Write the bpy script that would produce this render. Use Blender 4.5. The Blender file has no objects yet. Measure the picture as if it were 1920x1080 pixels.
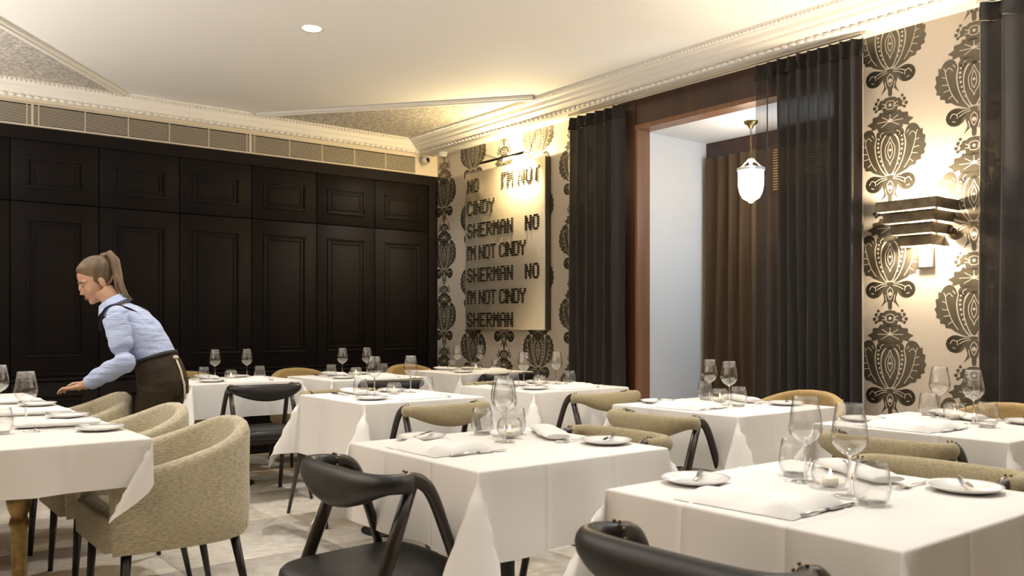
import bpy, bmesh, math, random
from mathutils import Vector, Matrix, noise
random.seed(7)
PI = math.pi
sc = bpy.context.scene
C = sc.collection

# ------------------------------------------------------------------ camera
H = 1.15                                   # eye height
cam_d = bpy.data.cameras.new('camera')
cam = bpy.data.objects.new('camera', cam_d); C.objects.link(cam)
cam_d.sensor_width = 36.0
cam_d.lens = 30.6
cam_d.shift_y = 0.0354
cam_d.clip_start = 0.05
cam.location = (0, 0, H)
YAW = math.atan2(1280, 1632)
cam.rotation_euler = (PI/2, 0, -YAW)
cam_d.dof.use_dof = True
cam_d.dof.focus_distance = 5.6
cam_d.dof.aperture_fstop = 7.0
sc.camera = cam

# ------------------------------------------------------------------ world, exposure, lamps
w = bpy.data.worlds.new('world'); sc.world = w; w.use_nodes = True
w.node_tree.nodes['Background'].inputs[0].default_value = (1.0, .93, .84, 1)
w.node_tree.nodes['Background'].inputs[1].default_value = 0.05
sc.view_settings.view_transform = 'Standard'
sc.view_settings.look = 'None'
sc.view_settings.exposure = 0.0
sc.view_settings.gamma = 1.0
sc.view_settings.use_curve_mapping = False
sc.cycles.max_bounces = 10
sc.cycles.transparent_max_bounces = 24
sc.cycles.sample_clamp_indirect = 6.0
sc.cycles.caustics_refractive = False
sc.cycles.caustics_reflective = False

WARM = (1.0, .86, .68)
def lamp(kind, name, loc, energy, color=WARM, **k):
    d = bpy.data.lights.new(name, kind); d.energy = energy; d.color = color
    rot = k.pop('rot', None)
    for a, v in k.items(): setattr(d, a, v)
    o = bpy.data.objects.new(name, d); C.objects.link(o); o.location = loc
    if rot: o.rotation_euler = rot
    return o
CEIL = 3.02
DOWN_SEEN = [(2.40, 5.11), (4.11, 7.09)]
# (x, y, watts): recessed ceiling spots of the room; only the first two lie inside the picture
for x, y, e in [(2.40, 5.11, 105), (4.11, 7.09, 45), (2.40, 2.95, 80), (1.85, 1.05, 98), (3.9, 2.9, 42), (3.75, 1.75, 50),
                (0.55, 4.0, 36), (0.6, 5.2, 36)]:
    lamp('SPOT', 'downlight_spot', (x, y, CEIL-.05), e, (1, .98, .95), spot_size=math.radians(66 if e == 98 else 104), spot_blend=.8, shadow_soft_size=.035)
# unseen fill lamps added near the walls, facing up to brighten the ceiling
for x, y, e in [(-1.1, 2.2, 80), (-1.1, 4.6, 85), (-.6, 6.6, 50), (4.55, .9, 70)]:
    lamp('AREA', 'added_ceiling_fill', (x, y, 1.75), e, (1, .945, .87), shape='SQUARE', size=.5, rot=(PI, 0, 0))

# ------------------------------------------------------------------ helpers
def new_mat(name): 
    m = bpy.data.materials.new(name); m.use_nodes = True
    return m, m.node_tree.nodes, m.node_tree.links
def mat(name, col, rough=.5, metal=0.0, spec=.5, bump=None, var=None, sheen=0, coat=0):
    """bump=(scale, strength[, stretch xyz]); var=(scale, colour2, detail, stretch)"""
    m, n, l = new_mat(name); p = n['Principled BSDF']
    p.inputs['Base Color'].default_value = (*col, 1)
    p.inputs['Roughness'].default_value = rough
    p.inputs['Metallic'].default_value = metal
    p.inputs['Specular IOR Level'].default_value = spec
    if sheen: p.inputs['Sheen Weight'].default_value = sheen
    if coat: p.inputs['Coat Weight'].default_value = coat; p.inputs['Coat Roughness'].default_value = .15
    tc = n.new('ShaderNodeTexCoord')
    def tex(scale, stretch=(1, 1, 1), detail=4):
        mp = n.new('ShaderNodeMapping'); mp.inputs['Scale'].default_value = stretch
        l.new(tc.outputs['Object'], mp.inputs['Vector'])
        t = n.new('ShaderNodeTexNoise'); t.inputs['Scale'].default_value = scale; t.inputs['Detail'].default_value = detail
        l.new(mp.outputs[0], t.inputs['Vector']); return t
    if var:
        t = tex(var[0], var[3] if len(var) > 3 else (1, 1, 1), var[2] if len(var) > 2 else 4)
        r = n.new('ShaderNodeValToRGB')
        r.color_ramp.elements[0].position = .35; r.color_ramp.elements[1].position = .68
        r.color_ramp.elements[0].color = (*col, 1); r.color_ramp.elements[1].color = (*var[1], 1)
        l.new(t.outputs['Fac'], r.inputs['Fac']); l.new(r.outputs['Color'], p.inputs['Base Color'])
    if bump:
        t = tex(bump[0], bump[2] if len(bump) > 2 else (1, 1, 1))
        b = n.new('ShaderNodeBump'); b.inputs['Strength'].default_value = bump[1]; b.inputs['Distance'].default_value = .01
        l.new(t.outputs['Fac'], b.inputs['Height']); l.new(b.outputs['Normal'], p.inputs['Normal'])
    return m
def emit(name, col, s):
    m, n, l = new_mat(name); p = n['Principled BSDF']
    p.inputs['Base Color'].default_value = (*col, 1)
    p.inputs['Emission Color'].default_value = (*col, 1); p.inputs['Emission Strength'].default_value = s
    return m

class MB:
    """collects geometry, builds ONE mesh object"""
    def __init__(s): s.v = []; s.f = []; s.sm = []
    def add(s, vs, fs, smooth=False, M=None):
        o = len(s.v)
        s.v += [tuple(M @ Vector(v)) for v in vs] if M is not None else [tuple(v) for v in vs]
        s.f += [tuple(i+o for i in f) for f in fs]; s.sm += [smooth]*len(fs)
        return s
    def box(s, a, b, M=None):
        (x0, y0, z0), (x1, y1, z1) = a, b
        v = [(x0,y0,z0),(x1,y0,z0),(x1,y1,z0),(x0,y1,z0),(x0,y0,z1),(x1,y0,z1),(x1,y1,z1),(x0,y1,z1)]
        return s.add(v, [(0,3,2,1),(4,5,6,7),(0,1,5,4),(1,2,6,5),(2,3,7,6),(3,0,4,7)], M=M)
    def bbox(s, a, b, r=.005, seg=2, M=None):
        bm = bmesh.new(); bmesh.ops.create_cube(bm, size=1)
        for v in bm.verts:
            v.co = Vector([a[i] + (v.co[i]+.5)*(b[i]-a[i]) for i in range(3)])
        bmesh.ops.bevel(bm, geom=bm.edges[:], offset=r, segments=seg, affect='EDGES', profile=.5)
        bm.verts.index_update()
        s.add([v.co[:] for v in bm.verts], [[v.index for v in f.verts] for f in bm.faces], True, M); bm.free(); return s
    def lathe(s, prof, n=24, smooth=True, M=None, close=False):
        v = []; f = []; k = len(prof)
        for i in range(n):
            a = 2*PI*i/n
            for r, z in prof: v.append((r*math.cos(a), r*math.sin(a), z))
        for i in range(n):
            j = (i+1) % n
            for q in range(k if close else k-1):
                q2 = (q+1) % k
                f.append((i*k+q, j*k+q, j*k+q2, i*k+q2))
        return s.add(v, f, smooth, M)
    def tube(s, pts, rad, n=10, ell=1.0, up=(0, 0, 1), M=None, smooth=True, cap=True):
        """rad: float, list of r or list of (a, b): a across, b along `up`-ish"""
        pts = [Vector(p) for p in pts]; k = len(pts); v = []; f = []
        for i, p in enumerate(pts):
            t = (pts[min(i+1, k-1)] - pts[max(i-1, 0)]).normalized()
            u = Vector(up); sd = t.cross(u)
            if sd.length < 1e-4: sd = t.cross(Vector((0, 1, 0)))
            sd.normalize(); u = sd.cross(t).normalized()
            r = rad[i] if isinstance(rad, list) else rad
            a, b = r if isinstance(r, (list, tuple)) else (r, r*ell)
            for q in range(n):
                an = 2*PI*q/n; v.append(p + sd*(a*math.cos(an)) + u*(b*math.sin(an)))
        for i in range(k-1):
            for q in range(n):
                q2 = (q+1) % n; f.append((i*n+q, i*n+q2, (i+1)*n+q2, (i+1)*n+q))
        if cap: f.append(tuple(range(n-1, -1, -1))); f.append(tuple((k-1)*n+q for q in range(n)))
        return s.add(v, f, smooth, M)
    def ball(s, c, r, n=12, M=None):
        r = r if isinstance(r, (tuple, list)) else (r, r, r)
        m = n//2; pr = [(math.sin(PI*i/m), -math.cos(PI*i/m)) for i in range(m+1)]
        T = Matrix.Translation(c) @ Matrix.Diagonal((*r, 1))
        return s.lathe(pr, n, True, (M @ T) if M is not None else T)
    def prism(s, poly, z0, z1, M=None, smooth=False):
        k = len(poly); v = [(x, y, z0) for x, y in poly] + [(x, y, z1) for x, y in poly]
        f = [tuple(range(k-1, -1, -1)), tuple(range(k, 2*k))] + [(i, (i+1) % k, (i+1) % k+k, i+k) for i in range(k)]
        return s.add(v, f, smooth, M)
    def grid(s, P, smooth=True, closed_u=False):
        a = len(P); b = len(P[0]); v = [p for r in P for p in r]
        f = [(i*b+j, ((i+1) % a)*b+j, ((i+1) % a)*b+j+1, i*b+j+1) for i in range(a if closed_u else a-1) for j in range(b-1)]
        return s.add(v, f, smooth)
    def build(s, name, m, parent=None, loc=None, rz=0):
        me = bpy.data.meshes.new(name); me.from_pydata(s.v, [], s.f)
        me.polygons.foreach_set('use_smooth', s.sm)
        if m: me.materials.append(m)
        bm = bmesh.new(); bm.from_mesh(me); bmesh.ops.remove_doubles(bm, verts=bm.verts, dist=1e-5)
        bmesh.ops.recalc_face_normals(bm, faces=bm.faces); bm.to_mesh(me); bm.free()
        o = bpy.data.objects.new(name, me); C.objects.link(o)
        if parent: o.parent = parent
        if loc: o.location = loc
        o.rotation_euler.z = rz
        return o
def tag(o, label, cat, group=None):
    o['label'] = label; o['category'] = cat
    if group: o['group'] = group
    return o
def thing(name, label, cat, loc=(0, 0, 0), rz=0, group=None):
    o = bpy.data.objects.new(name, None); C.objects.link(o); o.empty_display_size = .1
    o.location = loc; o.rotation_euler.z = rz
    return tag(o, label, cat, group)
def struct(o): o['kind'] = 'structure'; return o
KIDS = {}
def copy_tree(o, parent=None):
    c = o.copy(); C.objects.link(c)
    if parent: c.parent = parent
    for ch in o.children: copy_tree(ch, c)
    return c
def dup(o, loc, rz, label, group=None):
    c = copy_tree(o); c.location = loc; c.rotation_euler.z = rz; c['label'] = label
    if group: c['group'] = group
    return c
def sm01(t): t = max(0, min(1, t)); return t*t*(3-2*t)
def catmull(pts, n):
    P = [Vector(p) for p in pts]; out = []
    for i in range(len(P)-1):
        p0, p1, p2, p3 = P[max(i-1, 0)], P[i], P[i+1], P[min(i+2, len(P)-1)]
        for k in range(n):
            t = k/n
            out.append(.5*((2*p1) + (p2-p0)*t + (2*p0-5*p1+4*p2-p3)*t*t + (3*p1-p0-3*p2+p3)*t**3))
    out.append(P[-1]); return out

# ------------------------------------------------------------------ materials
M_ceil = mat('ceiling_paint', (.84, .825, .80), .85)
M_corn = mat('cornice_paint', (.82, .79, .735), .6)
M_wallp = mat('wallpaper_pearl', (.56, .505, .435), .42, .15, .5, bump=(260, .08, (1, 1, .05)))
M_foil = mat('wallpaper_foil', (.105, .092, .066), .36, .55, .5, var=(9, (.135, .12, .088)))
M_plain = mat('plain_wall', (.30, .24, .18), .8)
M_cab = mat('cabinet_lacquer', (.0075, .0053, .0051), .65, 0, .14, bump=(90, .05, (1, 1, .08)))
M_vent = mat('vent_enamel', (.62, .55, .44), .5)
M_dark = mat('vent_void', (.012, .011, .010), .9)
M_cloth = mat('table_linen', (.80, .785, .76), .85, 0, .25, bump=(420, .05), sheen=.1)
M_napk = mat('napkin_linen', (.84, .83, .81), .85, 0, .25, bump=(380, .08), sheen=.1)
M_cream = mat('cream_wool', (.42, .36, .225), .9, 0, .2, bump=(330, .35), var=(150, (.30, .25, .145), 6), sheen=.25)
M_linen = mat('tub_linen', (.33, .29, .19), .9, 0, .2, bump=(420, .3, (.35, .35, 2)), var=(190, (.60, .54, .40), 9, (.3, .3, 2.0)), sheen=.2)
M_tan = mat('tan_linen', (.40, .29, .125), .9, 0, .2, bump=(260, .3), var=(120, (.30, .21, .09), 6), sheen=.25)
M_leather = mat('black_leather', (.0105, .0097, .0095), .40, 0, .5, bump=(160, .06), var=(30, (.014, .013, .0125)))
M_wood = mat('dark_beech', (.016, .0095, .0065), .35, 0, .5, var=(18, (.026, .015, .009), 6, (1, 1, .15)), coat=.2)
M_blackleg = mat('black_leg', (.008, .007, .0065), .4)
M_brass = mat('aged_brass', (.26, .175, .07), .32, .95, .5, var=(25, (.12, .08, .03)))
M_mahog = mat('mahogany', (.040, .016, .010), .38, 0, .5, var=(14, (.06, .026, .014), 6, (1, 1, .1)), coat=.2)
M_jamb = mat('lit_wood_jamb', (.20, .10, .055), .4, 0, .5, var=(16, (.26, .13, .07), 6, (1, 1, .1)))  # frame wood made lighter: the lit tone of the reveal is in the colour
M_alc = mat('alcove_paint', (.80, .80, .80), .8)
M_steel = mat('steel', (.62, .61, .60), .2, 1.0)
M_china = mat('white_china', (.84, .83, .81), .12, 0, .5, coat=.3)
M_wax = mat('candle_wax', (.85, .78, .62), .5)
M_flame = emit('flame', (1, .62, .25), 22)
M_white = mat('white_plastic', (.78, .76, .70), .4)
M_black = mat('black_plastic', (.01, .01, .01), .25)
M_lcd = mat('grey_display', (.16, .18, .16), .2)
M_lamp_on = emit('lamp_face', (1, .93, .80), 40)
M_lantern = emit('lantern_glass', (1, .90, .74), 7)
M_bronze = mat('sconce_bronze', (.17, .135, .085), .42, .6, .5, var=(16, (.09, .072, .046)))

def marble():
    m, n, l = new_mat('cream_marble'); p = n['Principled BSDF']
    tc = n.new('ShaderNodeTexCoord'); oi = n.new('ShaderNodeObjectInfo')
    ad = n.new('ShaderNodeVectorMath'); ad.operation = 'MULTIPLY_ADD'
    l.new(oi.outputs['Random'], ad.inputs[0]); ad.inputs[1].default_value = (13, 7, 5); l.new(tc.outputs['Object'], ad.inputs[2])
    a = n.new('ShaderNodeTexNoise'); a.inputs['Scale'].default_value = 9; a.inputs['Detail'].default_value = 9; a.inputs['Distortion'].default_value = 1.6
    l.new(ad.outputs[0], a.inputs['Vector'])
    r = n.new('ShaderNodeValToRGB'); e = r.color_ramp.elements
    e[0].position = .28; e[0].color = (.56, .49, .40, 1); e[1].position = .62; e[1].color = (.78, .72, .63, 1)
    x = e.new(.46); x.color = (.68, .62, .53, 1)
    l.new(a.outputs['Fac'], r.inputs['Fac']); l.new(r.outputs[0], p.inputs['Base Color'])
    p.inputs['Roughness'].default_value = .32
    return m
M_marble = marble()

def curtain_mat(name, col, trans, transl):
    m, n, l = new_mat(name); p = n['Principled BSDF']; out = n['Material Output']
    p.inputs['Base Color'].default_value = (*col, 1); p.inputs['Roughness'].default_value = .75; p.inputs['Sheen Weight'].default_value = .3
    tc = n.new('ShaderNodeTexCoord'); t = n.new('ShaderNodeTexNoise'); t.inputs['Scale'].default_value = 35; t.inputs['Detail'].default_value = 8
    l.new(tc.outputs['Object'], t.inputs['Vector'])
    r = n.new('ShaderNodeValToRGB'); r.color_ramp.elements[0].color = (*[c*.75 for c in col], 1); r.color_ramp.elements[1].color = (*[c*1.3 for c in col], 1)
    l.new(t.outputs['Fac'], r.inputs['Fac']); l.new(r.outputs[0], p.inputs['Base Color'])
    tl = n.new('ShaderNodeBsdfTranslucent'); tl.inputs[0].default_value = (*[min(1, c*5) for c in col], 1)
    m1 = n.new('ShaderNodeMixShader'); m1.inputs[0].default_value = transl
    l.new(p.outputs[0], m1.inputs[1]); l.new(tl.outputs[0], m1.inputs[2])
    tr = n.new('ShaderNodeBsdfTransparent'); tr.inputs[0].default_value = (.92, .86, .8, 1)
    m2 = n.new('ShaderNodeMixShader')
    lw = n.new('ShaderNodeLayerWeight'); lw.inputs[0].default_value = .5
    mr = n.new('ShaderNodeMapRange'); mr.inputs[1].default_value = 0; mr.inputs[2].default_value = .8
    mr.inputs[3].default_value = trans; mr.inputs[4].default_value = 0
    l.new(lw.outputs['Facing'], mr.inputs[0]); l.new(mr.outputs[0], m2.inputs[0])
    l.new(m1.outputs[0], m2.inputs[1]); l.new(tr.outputs[0], m2.inputs[2]); l.new(m2.outputs[0], out.inputs['Surface'])
    return m
M_drape = curtain_mat('charcoal_sheer', (.017, .0135, .0115), .035, .06)
M_sheer = curtain_mat('charcoal_thin_sheer', (.020, .016, .013), .42, .12)
M_heading = mat('curtain_heading', (.016, .013, .011), .8)
M_alcdrape = curtain_mat('brown_sheer', (.085, .048, .020), .03, .25)

def glass(name, solid):
    m, n, l = new_mat(name); out = n['Material Output']; n.remove(n['Principled BSDF'])
    if solid:
        g = n.new('ShaderNodeBsdfGlass'); g.inputs['Roughness'].default_value = 0; g.inputs['IOR'].default_value = 1.48
        t = n.new('ShaderNodeBsdfTransparent'); mx = n.new('ShaderNodeMixShader'); mx.inputs[0].default_value = .4
        l.new(g.outputs[0], mx.inputs[1]); l.new(t.outputs[0], mx.inputs[2]); l.new(mx.outputs[0], out.inputs[0])
    else:
        g = n.new('ShaderNodeBsdfGlossy'); g.inputs['Roughness'].default_value = .02
        t = n.new('ShaderNodeBsdfTransparent'); t.inputs[0].default_value = (.995, .996, .995, 1)
        lw = n.new('ShaderNodeLayerWeight'); pw_ = n.new('ShaderNodeMath'); pw_.operation = 'POWER'; pw_.inputs[1].default_value = 3.0
        l.new(lw.outputs['Facing'], pw_.inputs[0]); ma_ = n.new('ShaderNodeMath'); ma_.operation = 'MULTIPLY_ADD'; ma_.inputs[1].default_value = .9; ma_.inputs[2].default_value = .08
        l.new(pw_.outputs[0], ma_.inputs[0])
        mx = n.new('ShaderNodeMixShader'); l.new(ma_.outputs[0], mx.inputs[0])
        l.new(t.outputs[0], mx.inputs[1]); l.new(g.outputs[0], mx.inputs[2]); l.new(mx.outputs[0], out.inputs[0])
    return m
M_glass = glass('thin_glass', False)
M_glass2 = glass('solid_glass', True)

# ------------------------------------------------------------------ room shell
XW, YB = 4.947, 7.56                        # right wall plane, cabinet front plane
X0, Y0 = -1.6, -2.3
floor = struct(MB().box((X0, Y0, -.2), (6.3, YB+.5, -.012)).build('floor', mat('grout', (.30, .25, .19), .9)))
T = .8
tile_me = None
for ix in range(-3, 5):
    for iy in range(-3, 8):
        x, y = 1.285+ix*T, .956+iy*T
        if tile_me is None:
            o = MB().bbox((.0012, .0012, -.012), (T-.0012, T-.0012, 0), .0015, 1).build('tile', M_marble, floor, (x, y, 0)); tile_me = o.data
        else:
            o = bpy.data.objects.new('tile', tile_me); C.objects.link(o); o.parent = floor; o.location = (x, y, 0)
ceiling = struct(MB().box((X0, Y0, CEIL), (XW+.3, YB+.5, CEIL+.15)).build('ceiling', M_ceil))
struct(MB().box((X0-.2, Y0, 0), (X0, YB+.5, CEIL)).build('wall_left', M_plain))
struct(MB().box((X0-.2, Y0-.2, 0), (XW+.3, Y0, CEIL)).build('wall_front', M_plain))
struct(MB().box((X0, YB+.45, 0), (XW+.3, YB+.65, CEIL)).build('wall_back', M_plain))
YD0, YD1, ZD = 3.02, 4.70, 2.68             # doorway to the alcove
wr = MB()
wr.box((XW, YD1+.02, 0), (XW+.08, YB+.5, CEIL)); wr.box((XW, Y0, 0), (XW+.08, YD0-.02, CEIL)); wr.box((XW, YD0-.02, ZD+.01), (XW+.08, YD1+.02, CEIL))
wall_r = struct(wr.build('wall_right', M_wallp))

# damask motif: flat foil print laid on the wallpaper (u sideways, v upwards), mirrored
def smooth_poly(pts, n=5): return [(p.x, p.y) for p in catmull([(x, y, 0) for x, y in pts], n)]
HALF = [
    [(0,.108),(.03,.085),(.052,.035),(.05,-.035),(.032,-.095),(.012,-.132),(0,-.138)],
    [(.048,.118),(.078,.092),(.09,.035),(.079,-.04),(.05,-.105),(.018,-.142),(.036,-.10),(.056,-.038),(.059,.035),(.044,.088)],
    [(.10,.122),(.125,.142),(.16,.132),(.183,.10),(.196,.104),(.196,.068),(.212,.06),(.207,.022),(.217,.006),(.205,-.022),(.208,-.042),(.186,-.052),(.186,-.074),(.160,-.08),(.154,-.1),(.122,-.105),(.10,-.122),(.03,-.147),(.056,-.108),(.086,-.04),(.098,.035),(.088,.088)],
    [(0,-.145),(.05,-.15),(.10,-.14),(.137,-.158),(.152,-.19),(.138,-.222),(.105,-.238),(.075,-.226),(.066,-.20),(.05,-.185),(.046,-.21),(.036,-.25),(.056,-.292),(.03,-.268),(.014,-.262),(.012,-.30),(0,-.31)],
    [(0,-.318),(.022,-.322),(.03,-.33),(.046,-.332),(.05,-.345),(.064,-.352),(.056,-.366),(.062,-.38),(.036,-.376),(.03,-.40),(0,-.405)],
    [(0,-.40),(.022,-.412),(.05,-.402),(.062,-.42),(.09,-.424),(.092,-.446),(.118,-.46),(.098,-.474),(.095,-.492),(.066,-.484),(.06,-.50),(0,-.50)],
    [(0,-.505),(.05,-.50),(.078,-.512),(.086,-.535),(.07,-.56),(.045,-.552),(.03,-.535),(0,-.545)],
]
HALF += [[(.10+.054*math.cos(k*PI/6), -.19+.05*math.sin(k*PI/6)) for k in range(13)]]
HALF[4] = [(x*1.35, -.36+(y+.36)*1.15) for x, y in HALF[4]]; HALF[5] = [(x*1.2, -.455+(y+.455)*1.12) for x, y in HALF[5]]
DISCS = [(.086,-.338,.011),(.074,-.316,.009),(.098,-.364,.011),(.088,-.384,.009)]
LINES = [
    [(0,.085),(.012,.055),(.026,.03),(.03,0),(.022,-.04),(.008,-.062),(0,-.085)], [(0,.055),(.012,.02),(.013,-.015),(0,-.045)],
    [(.115,.075),(.135,.095),(.155,.075),(.15,.04),(.14,0),(.118,-.06),(.085,-.11)], [(.15,.04),(.175,.05)], [(.143,.0),(.175,.005)], [(.13,-.03),(.165,-.035)], [(.115,-.062),(.14,-.08)],
    [(.155,.075),(.165,.10)], [(.115,.11),(.10,.09)],
    [(.02,-.155),(.06,-.16),(.095,-.175)], [(.018,-.165),(.05,-.172),(.08,-.19)], [(.13,-.19),(.115,-.168),(.092,-.178),(.09,-.198)], [(.10,-.215),(.118,-.21)],
    [(0,-.175),(.018,-.20),(.01,-.235),(0,-.25)], [(.03,-.22),(.022,-.26)],
    [(0,-.335),(.02,-.34),(.03,-.36),(.02,-.38),(0,-.385)], [(.02,-.36),(.048,-.345)], [(.02,-.368),(.05,-.37)],
    [(.01,-.45),(.05,-.425)], [(.01,-.455),(.08,-.455)], [(.01,-.46),(.055,-.485)], [(0,-.44),(0,-.415)],
    [(.04,-.515),(.06,-.53),(.055,-.545)], [(.064,-.325),(.078,-.345),(.075,-.37)],
]
DOTS = [(.07,.08,.006),(.074,.055,.007),(.075,.03,.007),(.071,.003,.007),(.066,-.025,.006),(.058,-.053,.006),(.047,-.08,.005),(0,.005,.008),(0,-.215,.012),(0,-.452,.012),(0,-.36,.009)]
def motif():
    a, b = MB(), MB()
    def poly(mb, pts, h):
        mb.add([(0, -x, y) if False else (-h, x, y) for x, y in pts], [tuple(range(len(pts)))])
    def disc(mb, x, y, r, h): poly(mb, [(x+r*math.cos(k*PI/5), y+r*math.sin(k*PI/5)) for k in range(10)], h)
    for k, P in enumerate(HALF):
        S = smooth_poly(P, 3)
        poly(a, S, .0006); poly(a, [(-x, y) for x, y in S], .0006)
    for x, y, r in DISCS: disc(a, x, y, r, .0006); disc(a, -x, y, r, .0006)
    for L in LINES:
        S = [Vector((x, y)) for x, y in smooth_poly(L, 4)]
        for sg in (1, -1):
            lo, hi = [], []
            for i, p in enumerate(S):
                t = (S[min(i+1, len(S)-1)]-S[max(i-1, 0)]).normalized(); nn = Vector((-t.y, t.x))*.0022
                lo.append((-.0012, sg*(p+nn).x, (p+nn).y)); hi.append((-.0012, sg*(p-nn).x, (p-nn).y))
            b.grid([lo, hi], False)
    for x, y, r in DOTS: disc(b, x, y, r, .0012); disc(b, -x, y, r, .0012)
    return a, b
ma, mbm = motif()
foil_o = ma.build('damask_print', M_foil, wall_r); line_o = mbm.build('damask_line', M_wallp, wall_r)
first = True
for yc, zc in [(7.43, 1.226), (6.924, .916), (6.428, 1.226), (5.932, .916), (5.437, 1.226), (2.676, .913), (2.195, 1.229), (1.71, .913)]:
    for k in range(-2, 5):
        z = zc+k*.632
        if z < .2 or z > 3.3: continue
        for src in (foil_o, line_o):
            o = src if first else src.copy()
            if not first: C.objects.link(o)
            o.location = (XW, yc, z)
        first = False

# cornice: profile (offset from wall, offset from cabinet plane, z)
PROF = [(0, 0, 2.884), (.195, .018, 2.884), (.213, .028, 2.886), (.222, .03, 2.905), (.245, .034, 2.91), (.27, .038, 2.915), (.296, .045, 2.93),
        (.303, .05, 2.945), (.312, .052, 2.945), (.33, .06, 2.955), (.346, .064, 2.978), (.366, .072, 2.988), (.374, .076, 2.998), (.385, .08, 2.998), (.395, .084, 3.012), (.40, .09, 3.02)]
def corn(run):
    mb = MB(); P = []
    for p, q, z in PROF:
        a = (XW-p, YB-q, z)
        P.append([a, (XW-p, Y0, z) if run == 'r' else (X0, YB-q, z)])
    return mb.grid(P, False)
tr_r = struct(corn('r').build('trim_1', M_corn)); tr_b = struct(corn('b').build('trim_2', M_corn))
# carved egg band and bead band on both runs (too small to take singly)
eg, be = MB(), MB()
y = YB-.08
while y > 1.2:
    eg.bbox((XW-.236, y-.022, 2.882), (XW-.205, y+.022, 2.908), .009, 1); y -= .058
y = YB-.1
while y > 1.2:
    be.bbox((XW-.392, y-.010, 2.992), (XW-.372, y+.010, 3.008), .005, 1); y -= .03
o = eg.build('egg_moulding', M_corn, tr_r); o['kind'] = 'stuff'
o = be.build('bead_moulding', M_corn, tr_r); o['kind'] = 'stuff'
eg, be = MB(), MB(); x = XW-.26
while x > .6:
    eg.bbox((x-.022, YB-.045, 2.88), (x+.022, YB-.02, 2.908), .009, 1); x -= .058
x = XW-.42
while x > .6:
    be.bbox((x-.011, YB-.090, 2.990), (x+.011, YB-.074, 3.010), .004, 1); x -= .032
o = eg.build('egg_moulding', M_corn, tr_b); o['kind'] = 'stuff'
o = be.build('bead_moulding', M_corn, tr_b); o['kind'] = 'stuff'

# raised ornamental triangles on the ceiling
M_orn = mat('ornament_plaster', (.36, .33, .30), .8, bump=(30, 1.0), var=(42, (.74, .69, .62), 3))
xr, yr = XW-.40, YB-.09
def tri(name, pts, edge):
    o = struct(MB().prism(pts, CEIL-.006, CEIL+.01).build(name, M_orn))
    (ax, ay), (bx, by) = edge; d = Vector((bx-ax, by-ay)).normalized(); n2 = Vector((-d.y, d.x))
    mb = MB()
    for off, wd, h in ((0, .035, .022), (0, .012, .032)):
        mb.prism([(ax+n2.x*wd, ay+n2.y*wd), (ax-n2.x*wd, ay-n2.y*wd), (bx-n2.x*wd, by-n2.y*wd), (bx+n2.x*wd, by+n2.y*wd)], CEIL-h, CEIL+.005)
    mb.build('edge_moulding', M_corn, o)
tri('trim_3', [(3.0, yr), (xr, yr), (xr, 5.5)], ((3.0, yr), (xr, 5.51)))
tri('trim_4', [(1.86, yr), (.30, 5.52), (.30, yr)], ((1.86, yr), (.36, 5.58)))

# bulkhead above the cabinets, beside the grille
struct(MB().box((X0, YB, 2.672), (XW, YB+.45, 2.90)).build('wall_bulkhead', mat('bulkhead_paint', (.68, .60, .48), .7)))

# ------------------------------------------------------------------ alcove behind the doorway
XA = 5.80
struct(MB().box((XW+.08, YD1, 0), (XA+.2, YD1+.1, ZD)).build('wall_alcove_far', M_alc))
struct(MB().box((XW+.08, YD0-.1, 0), (XA+.2, YD0, ZD)).build('wall_alcove_near', M_alc))
struct(MB().box((XA, YD0, 0), (XA+.1, YD1, ZD)).build('wall_alcove_back', M_mahog))
struct(MB().box((XW+.08, YD0-.1, ZD-.03), (XA+.2, YD1+.1, ZD+.1)).build('ceiling_alcove', M_alc))
dr = struct(MB().box((XW-.055, YD1, 0), (XW+.03, YD1+.19, ZD+.21)).build('door_1', M_mahog))
for a, b, nm, m in [((XW-.05, YD0-.02, ZD+.003), (XW+.03, YD1, 2.882), 'door_header', M_mahog),
                    ((XW-.052, YD0-.13, 0), (XW+.03, YD0-.01, ZD+.2), 'door_jamb', M_mahog),
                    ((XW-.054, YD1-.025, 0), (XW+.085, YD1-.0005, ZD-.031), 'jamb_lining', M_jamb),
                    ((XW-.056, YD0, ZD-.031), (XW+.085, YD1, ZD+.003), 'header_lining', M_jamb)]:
    MB().box(a, b).build(nm, m, dr)
struct(MB().box((XA-.06, YD0, ZD-.16), (XA, YD1, ZD-.03)).build('trim_5', M_mahog))
# cool area lamps added inside the alcove to stand in for daylight
lamp('AREA', 'alcove_cool_fill', (5.42, 3.15, 2.0), 10, (.50, .73, 1.0), shape='RECTANGLE', size=.6, size_y=1.0, rot=(math.radians(80), 0, 0))
lamp('AREA', 'alcove_upward_fill', (5.4, 3.4, 2.25), 5, (.55, .76, 1.0), shape='RECTANGLE', size=.5, size_y=.8, rot=(PI, 0, 0))  # added fill facing the alcove ceiling, no fixture there

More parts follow.
